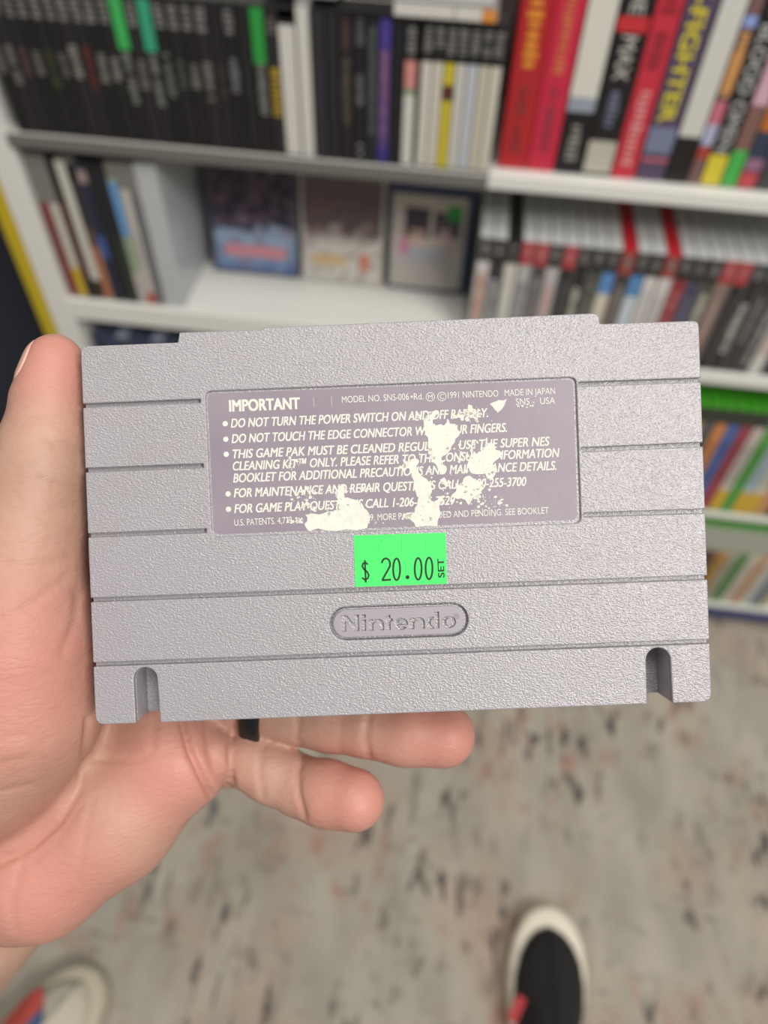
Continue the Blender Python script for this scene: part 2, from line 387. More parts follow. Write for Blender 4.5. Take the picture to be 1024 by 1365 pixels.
# --- lower right shelf: cases with clear tops
CT = {'k': mat((38, 37, 38), .4), 'r': mat((168, 58, 62), .45), 'o': mat((150, 70, 64), .4)}
lr = [('k', (206, 204, 200), (186, 120, 84), 'white', 'orange picture'), ('k', (52, 52, 56), (200, 200, 200), 'black', 'white lettering'),
      ('K', (204, 202, 194), None, 'white', None), ('r', (178, 178, 178), (130, 130, 132), 'pale grey', 'grey lettering'),
      ('r', (78, 74, 74), (150, 146, 146), 'dark grey', 'pale lettering'), ('k', (186, 182, 182), (204, 160, 160), 'pale', 'pinkish lettering'),
      ('r', (44, 42, 46), (90, 88, 92), 'black', 'grey lettering'), ('k', (40, 38, 38), (196, 194, 180), 'black', 'white lettering'),
      ('k', (80, 80, 74), (120, 124, 112), 'olive grey', 'faint lettering'), ('k', (208, 202, 186), (90, 140, 196), 'white', 'blue upper block'),
      ('R', (66, 62, 60), (150, 146, 140), 'dark brown', 'red clear shell'), ('k', (196, 206, 214), (84, 140, 190), 'pale blue', 'blue upper block'),
      ('k', (210, 208, 204), (196, 196, 196), 'clean white', None), ('R', (206, 204, 202), (180, 176, 176), 'white', 'red clear shell'),
      ('k', (142, 50, 56), (180, 110, 110), 'red', 'rosy lettering'), ('k', (72, 72, 94), (110, 110, 130), 'navy', 'faint lettering'),
      ('k', (80, 78, 70), (196, 196, 180), 'olive', 'cream lettering'), ('r', (140, 118, 110), (176, 152, 146), 'dusty pink', 'pale lettering'),
      ('r', (44, 40, 40), (80, 76, 76), 'black', 'faint lettering'), ('k', (46, 44, 44), (182, 182, 178), 'black', 'large white lettering'),
      ('k', (60, 58, 58), (128, 126, 124), 'grey-black', 'grey lettering'), ('k', (48, 46, 46), (160, 158, 156), 'black', 'small lettering'),
      ('r', (208, 206, 200), (196, 160, 150), 'bright white', 'faint lettering'), ('k', (60, 60, 66), (170, 170, 170), 'slate', 'white lettering'),
      ('k', (170, 168, 164), (90, 90, 90), 'grey', 'dark lettering'), ('r', (50, 48, 50), (180, 180, 180), 'black', 'white lettering')]
p2 = .01415; X2 = .0165
CLR = mat((178, 32, 46), .3, name='clear_red_plastic')
for k, (t, c, pc, cn, pn) in enumerate(lr):
    sh = CLEARG if t in 'kr' else (BLK if t == 'K' else CLR)
    top = CT['r'] if t == 'r' else (CT['o'] if t == 'R' else CT['k'])
    pr = []
    if pn and 'block' in pn: bd = [(.80, .985, top, 'logo_band'), (.62, .80, mat(pc, .5), 'title_block')]
    else:
        bd = [(.80, .985, top, 'logo_band')]
        if pc: pr = [(.10 + .1 * (k % 3), .70 - .05 * (k % 2), mat(pc, .5), .6)]
    pr.append((.84, .95, mat((130, 126, 126), .5) if t != 'r' else mat((190, 120, 120), .5), .6))
    if t == 'K': lab = 'game case with black shell and white spine, left end of the lower right shelf'
    elif t == 'R': lab = 'game case in clear red shell with %s spine on the lower right shelf' % cn
    else:
        near = 2 if k < 7 else (10 if k < 12 else 13)
        nm = {2: 'black shelled case', 10: 'first red shelled case', 13: 'second red shelled case'}[near]
        lab = '%s spined clear case, %s end, %s %s of the %s' % (cn, 'red' if t == 'r' else 'black', ORD[abs(k - near) - 1], 'left' if k < near else 'right', nm)
    case('game_case', lab, 'game case', 'clear game cases on the lower right shelf', X2 + k * p2, X2 + (k + 1) * p2 - .0004, D + .003, .135, ZR, .137, sh, mat(c, .5), bd, pr, seed=400 + k)

# --- green topped rows at the lower right
GRN = mat((66, 150, 40), .35, name='green_plastic')
g1 = [((120, 84, 60), 'brown'), ((60, 92, 60), 'dark green'), ((200, 160, 60), 'amber'), ((90, 90, 96), 'slate'), ((206, 134, 84), 'orange'), ((78, 104, 170), 'blue'), ((158, 66, 84), 'dark rose'), ((196, 186, 182), 'pale pinkish'), ((86, 160, 76), 'all green'),
      ((170, 188, 200), 'pale blue'), ((206, 200, 186), 'cream'), ((204, 150, 104), 'tan'), ((80, 72, 74), 'charcoal'), ((176, 178, 182), 'silver'), ((206, 206, 200), 'white')]
for k, (c, cn) in enumerate(g1):
    a = .2655 + k * .01475
    foot = [(.02, .24, mat((214, 176, 62), .5), 'yellow_foot')] if cn in ('pale pinkish', 'pale blue', 'cream') else []
    full = cn == 'all green'
    bd = foot + ([] if full else [(.86, .985, mat((58, 60, 54), .45), 'logo_band')])
    case('game_case', '%s spined game case in green shell on the upper of the two green rows' % cn, 'game case', 'green cases on the upper green row', a, a + .0145, D + .003, .135, Z3, .184, GRN, mat(c, .5), bd, [(.3, .7, mat(tuple(int(v * .82) for v in c), .5), .5)], seed=500 + k)
g2 = [((150, 150, 150), 'grey'), ((96, 76, 70), 'brown'), ((180, 176, 170), 'pale grey'), ((70, 66, 66), 'dark'), ((60, 56, 58), 'black'), ((110, 76, 66), 'chestnut'), ((186, 140, 76), 'golden'), ((170, 166, 150), 'stone'), ((92, 140, 84), 'leaf green'), ((208, 200, 186), 'ivory'),
      ((204, 160, 130), 'peach'), ((206, 206, 200), 'white'), ((120, 130, 150), 'steel blue'), ((190, 180, 150), 'sand')]
for k, (c, cn) in enumerate(g2):
    a = .3295 + k * .01475
    bd = [(.70, .985, mat((176, 178, 168), .45), 'logo_band')]
    case('game_case', '%s spined game case in green shell on the lowest shelf' % cn, 'game case', 'green cases on the lowest shelf', a, a + .0145, D + .003, .135, Z4, .184, GRN, mat(c, .5), bd, [(.1, .6, mat(tuple(int(v * .8) for v in c), .5), .5)], seed=550 + k)

# --- lower left shelf: leaning cases, protective box, three face-out cases
ll = [((128, 50, 56), .0105, 'dark red', [], .70), ((198, 196, 184), .0105, 'white and yellow', [(.02, .24, mat((204, 172, 40), .5), 'yellow_foot')], .70),
      ((78, 34, 40), .009, 'maroon', [(.02, .18, mat((40, 34, 34), .5), 'dark_foot')], .72), ((204, 202, 192), .011, 'tall white', [(.02, .16, mat((60, 44, 40), .5), 'dark_foot')], .985),
      ((178, 116, 78), .009, 'copper brown', [(.42, .98, mat((44, 42, 48), .5), 'title_block'), (.86, .94, mat((150, 130, 128), .5), 'logo_mark')], .98), ((38, 44, 66), .0105, 'midnight blue', [(.34, .50, mat((66, 92, 150), .5), 'title_block'), (.86, .94, mat((160, 140, 136), .5), 'logo_mark')], .98),
      ((34, 36, 40), .010, 'black', [], .96), ((52, 58, 50), .009, 'dark olive', [(.5, .96, mat((36, 36, 44), .5), 'title_block')], .96),
      ((150, 168, 140), .010, 'pale green', [(.52, .88, mat((106, 156, 206), .5), 'sky_block'), (.02, .25, mat((190, 186, 180), .5), 'pale_foot')], .90),
      ((196, 190, 184), .010, 'pale grey', [(.02, .10, mat((190, 84, 70), .5), 'red_foot')], .84), ((110, 112, 118), .009, 'steel grey', [], .80)]
x = -.4445
SMOKE = mat((128, 126, 120), .25, name='smoky_clear_plastic')
for k, (c, wd, cn, bd, cv) in enumerate(ll):
    case('game_case', '%s spined game case standing at the left end of the lower left shelf' % cn, 'game case', 'game cases at the left of the lower left shelf', x, x + wd, D + .006, .13, ZL, .166,
         SMOKE if k not in (2, 5, 6, 7) else BLK, mat(c, .5), bd, [(.3, .55, mat(tuple(min(255, int(v * .75 + 30)) for v in c), .5), .4)] if k in (0, 4, 6, 9) else [], seed=600 + k, cover=(.02, cv))
    x += wd + .0004
r = empty('protective_box', (x + .008, D + .006, ZL), label='clear empty plastic protective box standing right of the leaning cases', cat='plastic box')
link('box_shell', B(-.008, .014, 0, .13, .0003, .167, bev=.001), mat((186, 190, 193), .2, .6), r)
link('box_rim', B(.0141, .0146, .004, .126, .004, .163), mat((176, 180, 184), .2, .6), r)

def cover_mat(name, stops, sc_, tint, amount, seedv):
    m, nt_, b_, N_, L_ = nodes(name)
    t_ = N_('ShaderNodeTexCoord'); n_ = N_('ShaderNodeTexNoise'); n_.inputs['Scale'].default_value = sc_; n_.inputs['Detail'].default_value = 3
    mp = N_('ShaderNodeMapping'); mp.inputs['Location'].default_value = (seedv, seedv, 0)
    L_(t_.outputs['Object'], mp.inputs[0]); L_(mp.outputs[0], n_.inputs['Vector'])
    sp = N_('ShaderNodeSeparateXYZ'); L_(t_.outputs['Generated'], sp.inputs[0])
    ad = N_('ShaderNodeMath', operation='MULTIPLY_ADD'); L_(n_.outputs['Fac'], ad.inputs[0]); ad.inputs[1].default_value = .5
    L_(sp.outputs['Z'], ad.inputs[2])
    sb = N_('ShaderNodeMath', operation='SUBTRACT'); L_(ad.outputs[0], sb.inputs[0]); sb.inputs[1].default_value = .25
    rp = ramp(nt_, stops); L_(sb.outputs[0], rp.inputs[0])
    n2 = N_('ShaderNodeTexNoise'); n2.inputs['Scale'].default_value = sc_ * 1.7; L_(mp.outputs[0], n2.inputs['Vector'])
    r2 = ramp(nt_, [(.5, (0, 0, 0, 1)), (.62, (amount, amount, amount, 1))]); L_(n2.outputs['Fac'], r2.inputs[0])
    mx = N_('ShaderNodeMix', data_type='RGBA'); L_(r2.outputs[0], mx.inputs[0]); L_(rp.outputs[0], mx.inputs[6]); mx.inputs[7].default_value = lin(tint)
    L_(mx.outputs[2], b_.inputs['Base Color']); b_.inputs['Roughness'].default_value = .3
    return m
LEAN = math.radians(-9)
def faceout(label, x0, x1, h, frame, art, extras, ar=.93, at=.965):
    r = empty('display_case', ((x0 + x1) / 2, .765, ZL + .0021), label=label, cat='game case', group='face-out cases at the back of the lower left shelf')
    r.rotation_euler = (LEAN, 0, 0)
    hw = (x1 - x0) / 2
    link('case_shell', B(-hw, hw, 0, .011, .0, h, bev=.0012), frame, r)
    link('cover_art', B(-hw * .93, hw * ar, -.0006, .001, h * .03, h * at), art, r)
    for nm, ax, bx, az, bz, m in extras:
        link(nm, B(hw * ax, hw * bx, -.0012, 0, h * az, h * bz, bev=.0005), m, r)
    return r
art1 = cover_mat('dark_blue_cover', [(0, (70, 96, 150)), (.3, (150, 176, 206)), (.42, (150, 170, 200)), (.5, (44, 42, 58)), (.95, (40, 34, 48))], 55, (126, 96, 112), .5, 1.3)
faceout('face-out game case with dark cover fading to blue and a pink title bar', -.2945, -.1905, .128, mat((90, 92, 104), .3), art1, [('title_bar', -.7, .72, .17, .28, mat((206, 140, 150), .5))])
art2 = cover_mat('pale_sketch_cover', [(0, (200, 198, 192)), (.3, (208, 206, 200)), (.45, (170, 166, 160)), (.55, (82, 74, 76)), (.95, (92, 84, 82))], 60, (130, 84, 84), .5, 4.1)
faceout('face-out game case with pale lower cover and dark sketched figures above', -.1868, -.0900, .126, mat((188, 184, 176), .3), art2, [('title_bar', -.72, .1, .17, .27, mat((206, 180, 134), .5)), ('title_bar', .42, .68, .14, .30, mat((204, 134, 112), .5))])
art3 = cover_mat('framed_cover', [(0, (168, 164, 158)), (.3, (182, 178, 172)), (.7, (176, 166, 156)), (1, (186, 178, 166))], 40, (196, 180, 180), .5, 2.2)
r3 = faceout('face-out game case with navy border round a beige picture of two dark haired figures', -.0850, .0115, .128, mat((44, 56, 88), .3), art3,
             [('dark_patch', -.62, -.05, .50, .76, mat((56, 48, 58), .6)), ('dark_patch', .05, .66, .52, .74, mat((66, 58, 66), .6)),
              ('pale_patch', -.5, -.14, .42, .58, mat((196, 170, 158), .6)), ('pale_patch', .16, .5, .44, .60, mat((186, 162, 158), .6)),
              ('rose_patch', -.72, -.5, .34, .48, mat((196, 130, 156), .6)), ('collar_patch', -.5, .3, .28, .42, mat((168, 170, 180), .6)), ('green_sticker', .34, .68, .66, .80, mat((40, 150, 62), .5))], ar=.80, at=.87)
# cases in the bay under the lower left shelf
for k in range(14):
    a = -.440 + k * .0150
    cn = ['navy', 'blue', 'ink blue', 'slate blue', 'dark blue', 'dusk blue', 'charcoal blue'][k % 7]
    case('game_case', '%s game case in dark bay under lower left shelf, %s from the left' % (cn, (ORD + ['thirteenth', 'fourteenth'])[k]), 'game case', 'blue cases under the lower left shelf', a, a + .0146, D + .012, .13, Z3, .186,
         mat([(70, 78, 100), (60, 68, 92), (150, 160, 176)][k % 3], .35), mat([(44, 52, 80), (56, 66, 96), (38, 44, 66)][k % 3], .5), (), [(.3, .6, GREYP, .5)], seed=700 + k)

# ------------------------------------------------------------------ shoes
def loft(bm, rings, cap=True):
    rv = [[bm.verts.new(p) for p in ring] for ring in rings]
    n = len(rv[0])
    for a, b in zip(rv, rv[1:]):
        for i in range(n):
            bm.faces.new([a[i], a[(i + 1) % n], b[(i + 1) % n], b[i]])
    if cap:
        bm.faces.new(rv[0][::-1]); bm.faces.new(rv[-1])
    return rv
def shoe_half(t):                         # half width along the shoe, t = 0 at toe .. 1 heel
    tb = [(0, .0), (.012, .014), (.035, .0245), (.08, .034), (.15, .042), (.25, .0465), (.35, .0465), (.5, .041), (.65, .036), (.8, .035), (.9, .032), (.97, .022), (1, .0)]
    for (a, va), (b, vb) in zip(tb, tb[1:]):
        if t <= b: return va + (vb - va) * (t - a) / (b - a)
    return 0
def outline(Lg, inset=0.0, toe_inset=0.0, side=1):
    ts = [0, .004, .012, .022, .035, .055, .08, .11, .15, .2, .25, .3, .35, .42, .5, .58, .65, .72, .8, .86, .9, .94, .97, .99, 1]
    L_, R_ = [], []
    for t in ts:
        y = -toe_inset - (Lg - toe_inset - inset) * t
        hw = max(0, math.sqrt(max(0, shoe_half(t))) ** 2 - inset)
        off = side * .004 * math.cos(t * 3)
        L_.append((-hw + off, y)); R_.append((hw + off, y))
    return R_[1:-1] + [L_[-1]] + L_[1:-1][::-1] + [R_[0]]
def shoe(label, loc, rz, sole_m, upper_m, rim, toe_inset, parts):
    r = empty('shoe', loc, rz, label=label, cat='shoe', group='shoes on the carpet')
    Lg = .265
    bm = bmesh.new()
    rings = []
    for z, ins in ((.0005, .004), (.004, .0015), (.012, 0), (.024, .0005), (.030, .003), (.032, .008)):
        rings.append([(x_, y_ - (0), z) for x_, y_ in outline(Lg, ins, ins)])
    loft(bm, rings); link('sole', bm, sole_m, r, True)
    bm = bmesh.new(); rings = []
    for z, ins, ti in ((.028, rim, toe_inset), (.038, rim + .001, toe_inset + .003), (.046, rim + .006, toe_inset + .013), (.053, rim + .012, toe_inset + .030), (.062, rim + .017, toe_inset + .055), (.074, rim + .021, toe_inset + .09), (.085, rim + .024, toe_inset + .12)):
        rings.append([(x_, y_, z) for x_, y_ in outline(Lg, ins, ti)])
    loft(bm, rings); link('upper', bm, upper_m, r, True)
    for nm, polys, m, lab in parts:
        bm = bmesh.new()
        for pl in polys:
            vs = [bm.verts.new(p) for p in pl]; bm.faces.new(vs)
        bmesh.ops.recalc_face_normals(bm, faces=bm.faces[:])
        gg = bmesh.ops.extrude_face_region(bm, geom=bm.faces[:])
        for v in gg['geom']:
            if isinstance(v, bmesh.types.BMVert): v.co.z += .003
        o = link(nm, bm, m, r)
        if lab: o['label'] = lab
    return r
CANV = mat((238, 231, 212), .6); BLKF = mat((30, 29, 31), .85)
def bar(p, q, wd):
    p = Vector(p); q = Vector(q); d = (q - p); n = Vector((-d.y, d.x, 0)).normalized() * wd / 2
    return [tuple(p + n), tuple(p - n), tuple(q - n), tuple(q + n)]
shoe('black shoe with wide cream toe rim and sole on the carpet, under the cartridge', (.200, .228, 0), math.radians(0), CANV, BLKF, .006, .024,
     [('lace', [bar((-.016, -.150, .078), (.018, -.146, .079), .006), bar((-.017, -.172, .084), (.019, -.168, .084), .006)], mat((150, 165, 185), .7), 'pale blue laces'),
      ('side_tab', [bar((-.043, -.130, .048), (-.032, -.106, .050), .011)], mat((176, 40, 44), .6), 'red side tab')])
OLDW = mat((200, 196, 176), .6)
shoe('coral, blue and white shoe with cream sole at the bottom left corner', (-.330, .090, 0), math.radians(-24), mat((186, 180, 158), .6), mat((196, 190, 174), .7), .007, .016,
     [('side_panel', [[(-.039, -.062, .038), (-.030, -.045, .044), (-.010, -.058, .053), (-.012, -.10, .066), (-.030, -.15, .07), (-.042, -.12, .045)]], mat((196, 84, 72), .7), 'coral side panel'),
      ('vamp_panel', [[(-.010, -.058, .054), (.002, -.068, .057), (.006, -.13, .075), (-.012, -.13, .075), (-.013, -.10, .066)]], mat((62, 88, 128), .7), 'blue panel'),
      ])

# ------------------------------------------------------------------ game cartridge
d0 = .1649; KPX = d0 / 1000.0; CX, CY = 528.5, 697.25; AT = math.radians(2.15)
ca, sa = math.cos(AT), math.sin(AT)
def L(px, py):
    dx, dy = px - CX, py - CY
    return ((dx * ca - dy * sa) * KPX, -(dx * sa + dy * ca) * KPX)
cart = empty('game_cartridge', label='grey game cartridge held back side up, with torn purple label and green price sticker', cat='game cartridge')
u_ = Rv * ca + Uv * sa; v_ = -Rv * sa + Uv * ca; n_ = -Fv
o_ = CAMPOS + Fv * d0 + Rv * ((CX - 512) * KPX) - Uv * ((CY - 682.5) * KPX)
CARTM = Matrix(((u_.x, v_.x, n_.x, o_.x), (u_.y, v_.y, n_.y, o_.y), (u_.z, v_.z, n_.z, o_.z), (0, 0, 0, 1)))
cart.matrix_world = CARTM

mp_, nt, bs, N, Lk = nodes('grey_plastic_grained')
tc = N('ShaderNodeTexCoord')
base = mixc(thr(noise((30, 40, 30), 3), .45, .75), (158, 154, 160), (154, 150, 154))
base = mixc(math_('MULTIPLY', thr(noise((42, 60, 42), 3, (.31, .12, 0)), .62, .78), .32), base, (164, 150, 128))
base = mixc(math_('MULTIPLY', thr(noise((900, 900, 900), 1, (3, 1, 0)), .74, .78), .22), base, (110, 100, 90))
Lk(base, bs.inputs['Base Color']); bs.inputs['Roughness'].default_value = .30; bs.inputs['Specular IOR Level'].default_value = 1.0
gr = noise((2300, 2900, 2300), 2, (0, 0, 0), .5)
gm = mapped((1500, 1850, 1500), rot=math.radians(-35))
vor = N('ShaderNodeTexVoronoi', feature='SMOOTH_F1'); vor.inputs['Scale'].default_value = 1.0; Lk(mapped((2000, 3300, 2400), rot=math.radians(35)).outputs[0], vor.inputs['Vector'])
hgt = math_('ADD', gr.outputs['Fac'], math_('MULTIPLY', vor.outputs['Distance'], .8))
bmp = N('ShaderNodeBump'); bmp.inputs['Strength'].default_value = .8; bmp.inputs['Distance'].default_value = .00019
Lk(hgt, bmp.inputs['Height']); Lk(bmp.outputs[0], bs.inputs['Normal'])
PLAS = mp_
SMOOTHP = mat((157, 152, 158), .36, .7, name='grey_plastic_smooth')

def xl(y): return 107 + (y - 462) * 20.3 / 504
def xr(y): return 932 + (y - 427) * 17 / 509
GW = 2.7
topo = [(107, 461.5), (237, 456.3), (239, 443), (349, 439.3), (351, 436.8), (792, 417.3), (798.5, 421), (800, 431.6), (932, 427.2)]
rad_top = [9, 1, 2, 1, 1, 4, 2, 2, 9]
def gl(y, xe, ye): return [(xl(y + GW), y + GW), (xe, ye + GW), (xe, ye - GW), (xl(y - GW), y - GW)]
def gr_(y, xe, ye): return [(xr(y - GW), y - GW), (xe, ye - GW), (xe, ye + GW), (xr(y + GW), y + GW)]
G4 = (800, 769.8); G5 = (886.3, 855.2)
pa = topo + gr_(506.3, 771.5, 512) + gr_(592.3, 775, 599.5) + gr_(681.3, 778.5, 686.5) + [(xr(G4[1] - GW), G4[1] - GW), (xl(G4[0] - GW), G4[0] - GW)] + \
    gl(714, 275, 707.6) + gl(627, 271, 620.8) + gl(541, 267, 534.4)
ra = rad_top + [1.5, 1, 1, 1.5] * 3 + [2, 2] + [1.5, 1, 1, 1.5] * 3
kk = lambda pts: [L(*p) for p in pts]
km = lambda r: [v * KPX for v in r]
hole = [(273.5, 521.5), (282.5, 716.2), (775, 697.2), (768, 502.6)]
pillc = L(532, 828.6)
def pill(hw, hh, n=14):
    hw *= KPX; hh *= KPX; pts = []
    for s in (1, -1):
        for i in range(n + 1):
            t = -math.pi / 2 + math.pi * i / n
            pts.append((pillc[0] + s * ((hw - hh) + hh * math.cos(t)), pillc[1] + s * hh * math.sin(t)))
    return pts
pb = [(xl(G4[0] + GW), G4[0] + GW), (xr(G4[1] + GW), G4[1] + GW), (xr(G5[1] - GW), G5[1] - GW), (xl(G5[0] - GW), G5[0] - GW)]
def arch(xa, xb, ytop, ybot, xa2, xb2):
    """slot open at the bottom edge, listed from its right foot over the arch to its left foot"""
    c = (xa + xb) / 2; rr = (xb - xa) / 2; pts = [(xb2, ybot)]
    for i in range(13):
        t = math.pi * i / 12
        pts.append((c + rr * math.cos(t), ytop + rr - rr * math.sin(t)))
    pts.append((xa2, ybot + 1.3)); return pts
slotR = arch(861.5, 894, 863.5, 937.3, 863, 897); slotL = arch(178, 209.5, 889.7, 963.2, 181, 214)
BL = (127.3, 966); BR = (949, 935.5)
pc = [(xl(G5[0] + GW), G5[0] + GW), (xr(G5[1] + GW), G5[1] + GW), BR] + slotR + slotL + [BL]
rc = [2, 2, 12] + [2] + [0] * 13 + [2] + [2] + [0] * 13 + [2] + [12]
bm = bmesh.new()
TF = -.0014
plate(bm, [rounded(kk(pa), km(ra)), rounded(kk(hole), 9 * KPX)], TF - .0002, 0, .00026, 2)
plate(bm, [rounded(kk(pb), 2 * KPX), pill(92.5, 22.3)], TF - .0002, 0, .00026, 2)
plate(bm, [rounded(kk(pc), km(rc))], TF - .0002, 0, .00026, 2)
def shrink(p, q=.9985): return p
full = topo + [BR] + slotR + slotL + [BL]
rfull = rad_top + [12] + rc[3:]
ins = lambda pts, f: [(CX + (a - CX) * f, CY + (b - CY) * f) for a, b in pts]
plate(bm, [rounded(kk(ins(full, .9985)), km(rfull))], -.0088, TF, .0001, 1)
fullb = topo + [BR, BL]
plate(bm, [rounded(kk(ins(fullb, .9985)), km(rad_top + [12, 12]))], -.0185, -.0087, .0008, 2)
plate(bm, [rounded(kk(ins(hole, 1.001)), 9 * KPX)], TF - .0001, -.00062)        # label recess floor
plate(bm, [pill(89.5, 20.2)], TF - .0001, -.0007)
shell = link('rear_shell', bm, PLAS, cart)
# logo plate with sunk letters
bmt = bmesh.new()
A_ = L(455.5, 842.3); E_ = L(604.5, 836.8)
def arc(cx, cy, rx, ry, a0, a1, n=16):
    return [(cx + rx * math.cos(math.radians(a0 + (a1 - a0) * i / n)), cy + ry * math.sin(math.radians(a0 + (a1 - a0) * i / n))) for i in range(n + 1)]
W_ = 6.2
def g_n(x):
    return [[(x, 0), (x, 15), (x + 5.6, 15), (x + 6, 13.4), (x + 8.6, 14.9), (x + 12, 15.4), (x + 16, 14.8), (x + 19, 12.6), (x + 20.3, 9), (x + 20.3, 0),
             (x + 14.1, 0), (x + 14.1, 8.2), (x + 13, 10.4), (x + 10.4, 11.2), (x + 7.6, 10.3), (x + W_, 8), (x + W_, 0)]]
def g_o(x): return [arc(x + 9.7, 7.5, 9.7, 8, 0, 345, 26), arc(x + 9.7, 7.5, 3.7, 4.7, 0, 340, 18)]
lets_px = [[(0, 0), (0, 22), (7.4, 22), (17.4, 8.6), (17.4, 22), (23.6, 22), (23.6, 0), (16.4, 0), (W_, 13.4), (W_, 0)],
           [(26.6, 0), (26.6, 15), (26.6 + W_, 15), (26.6 + W_, 0)], [(26.6, 17.6), (26.6, 22), (26.6 + W_, 22), (26.6 + W_, 17.6)]] + g_n(36.3) + \
    [[(59.4, 0), (65.6, 0), (65.6, 11.4), (68.6, 11.4), (68.6, 15), (65.6, 15), (65.6, 20.2), (59.4, 18.4), (59.4, 15), (57.6, 15), (57.6, 11.4), (59.4, 11.4)]] + \
    [arc(79.2, 7.5, 9.5, 8, -9, 322, 26) + [(82.6, 3.9)] + arc(79.3, 5.6, 3.4, 2.7, -38, -170, 6) + [(75.9, 6.2)], arc(79.2, 9.0, 3.3, 3.4, 0, 180, 10)] + g_n(91) + \
    [[(130.6, 0), (130.6, 22), (124.4, 22), (124.4, 14.2)] + arc(121.4, 7.5, 8.8, 8, 62, 298, 20) + [(124.4, .9), (124.4, 0)], arc(122.2, 7.5, 3.3, 4.7, 0, 340, 18)] + g_o(133.4)
lets = [[(A_[0] + x * KPX, A_[1] + y * KPX) for x, y in p] for p in lets_px]
bm = bmesh.new()
plate(bm, [pill(87.5, 18.3)] + lets, -.00072, -.00005, .00005, 1)
link('logo_plate', bm, SMOOTHP, cart)
bm = bmesh.new(); text_into(bm, '®', L(605, 825), L(612.5, 824.7), 7 * KPX, .00002)
link('registered_mark', bm, mat((132, 126, 132), .5), cart)

# rear label
lm, nt, bs, N, Lk = nodes('purple_label_print')
tc = N('ShaderNodeTexCoord')
base = mixc(thr(noise((60, 60, 60), 3), .3, .7), (136, 126, 138), (146, 136, 147))
Lk(base, bs.inputs['Base Color']); bs.inputs['Roughness'].default_value = .40
bmp = N('ShaderNodeBump'); bmp.inputs['Strength'].default_value = .25; bmp.inputs['Distance'].default_value = .0001
Lk(noise((700, 700, 700), 2).outputs['Fac'], bmp.inputs['Height']); Lk(bmp.outputs[0], bs.inputs['Normal'])
PAPER, nt, bs, N, Lk = nodes('bare_label_paper')
tc = N('ShaderNodeTexCoord')
Lk(mixc(thr(noise((800, 800, 800), 3), .35, .65), (226, 226, 214), (214, 214, 204)), bs.inputs['Base Color']); bs.inputs['Roughness'].default_value = .8
ZLb = -.00055
bm = bmesh.new()
plate(bm, [rounded(kk([(276, 524.3), (285, 712.2), (771, 692.8), (765, 505.3)]), 8 * KPX)], ZLb - .0001, ZLb)
lab = link('rear_label', bm, lm, cart); lab['label'] = 'purple-grey printed label with torn white patches'
def line(body, p0, p1, cap, shear=0., bold=0., bullet=None, extra=()):
    bm = bmesh.new()
    text_into(bm, body, L(*p0), L(*p1), cap * KPX, ZLb + .00003, shear, bold)
    def disc(c, r0, r1=None):
        c = L(*c); n = 20
        po = [bm.verts.new((c[0] + r0 * KPX * math.cos(2 * math.pi * i / n), c[1] + r0 * KPX * math.sin(2 * math.pi * i / n), ZLb + .00003)) for i in range(n)]
        if r1 is None: bm.faces.new(po)
        else:
            pi_ = [bm.verts.new((c[0] + r1 * KPX * math.cos(2 * math.pi * i / n), c[1] + r1 * KPX * math.sin(2 * math.pi * i / n), ZLb + .00003)) for i in range(n)]
            for i in range(n): bm.faces.new([po[i], po[(i + 1) % n], pi_[(i + 1) % n], pi_[i]])
    if bullet: disc(bullet, 3.6)
    for e in extra: disc(*e)
    link('lettering', bm, PAPER, lab)
SH, BD = .22, .018
line('IMPORTANT', (305.6, 548), (399.3, 544.4), 14.8, 0, .03)
line('MODEL NO. SNS-006', (455.8, 536.6), (545.5, 532.3), 8.6, 0, 0, None, [((549, 528.2), 1.5)])
line('Rd.', (552, 532.3), (564.6, 531.8), 8.4)
line('M', (571, 531.5), (577, 531.3), 5.8, 0, 0, None, [((574, 528.5), 6.1, 5.2)])
line('C', (586.7, 531.2), (592.3, 531), 6.2, 0, 0, None, [((589.4, 528), 6.1, 5.2)])
line('1991 NINTENDO', (597.5, 530.6), (665, 528), 8.6)
line('MADE IN JAPAN', (673.5, 527.6), (741, 524.6), 8.6)
line('SNS -  USA', (688.3, 539.4), (741, 537.6), 8.6)
line('DO NOT TURN THE POWER SWITCH ON AND OFF RAPIDLY.', (307.5, 569.6), (651, 555.4), 11.6, SH, BD, (299.6, 564.5))
line('DO NOT TOUCH THE EDGE CONNECTOR WITH YOUR FINGERS.', (308.5, 590.3), (676.3, 575.2), 11.6, SH, BD, (300.4, 585.2))
line('THIS GAME PAK MUST BE CLEANED REGULARLY. USE THE SUPER NES', (310, 610.8), (733.7, 593.6), 11.6, SH, BD, (301, 605.3))
line('CLEANING KIT™ ONLY. PLEASE REFER TO THE CONSUMER INFORMATION', (310, 627), (747, 608.8), 11.6, SH, BD)
line('BOOKLET FOR ADDITIONAL PRECAUTIONS AND MAINTENANCE DETAILS.', (310.6, 643), (742.5, 626), 11.6, SH, BD)
line('FOR MAINTENANCE AND REPAIR QUESTIONS CALL 1-800-255-3700', (311.5, 663), (702.5, 647.3), 11.6, SH, BD, (303.5, 658.3))
line('FOR GAME PLAY QUESTIONS CALL 1-206-885-7529', (312, 684), (607, 672.4), 11.6, SH, BD, (304, 678.8))
line('U.S. PATENTS. 4,779', (312, 701), (389, 697.5), 8.6)
line('89. MORE PATENTS ISSUED AND PENDING. SEE BOOKLET', (489, 694.2), (732.5, 684.4), 8.6)

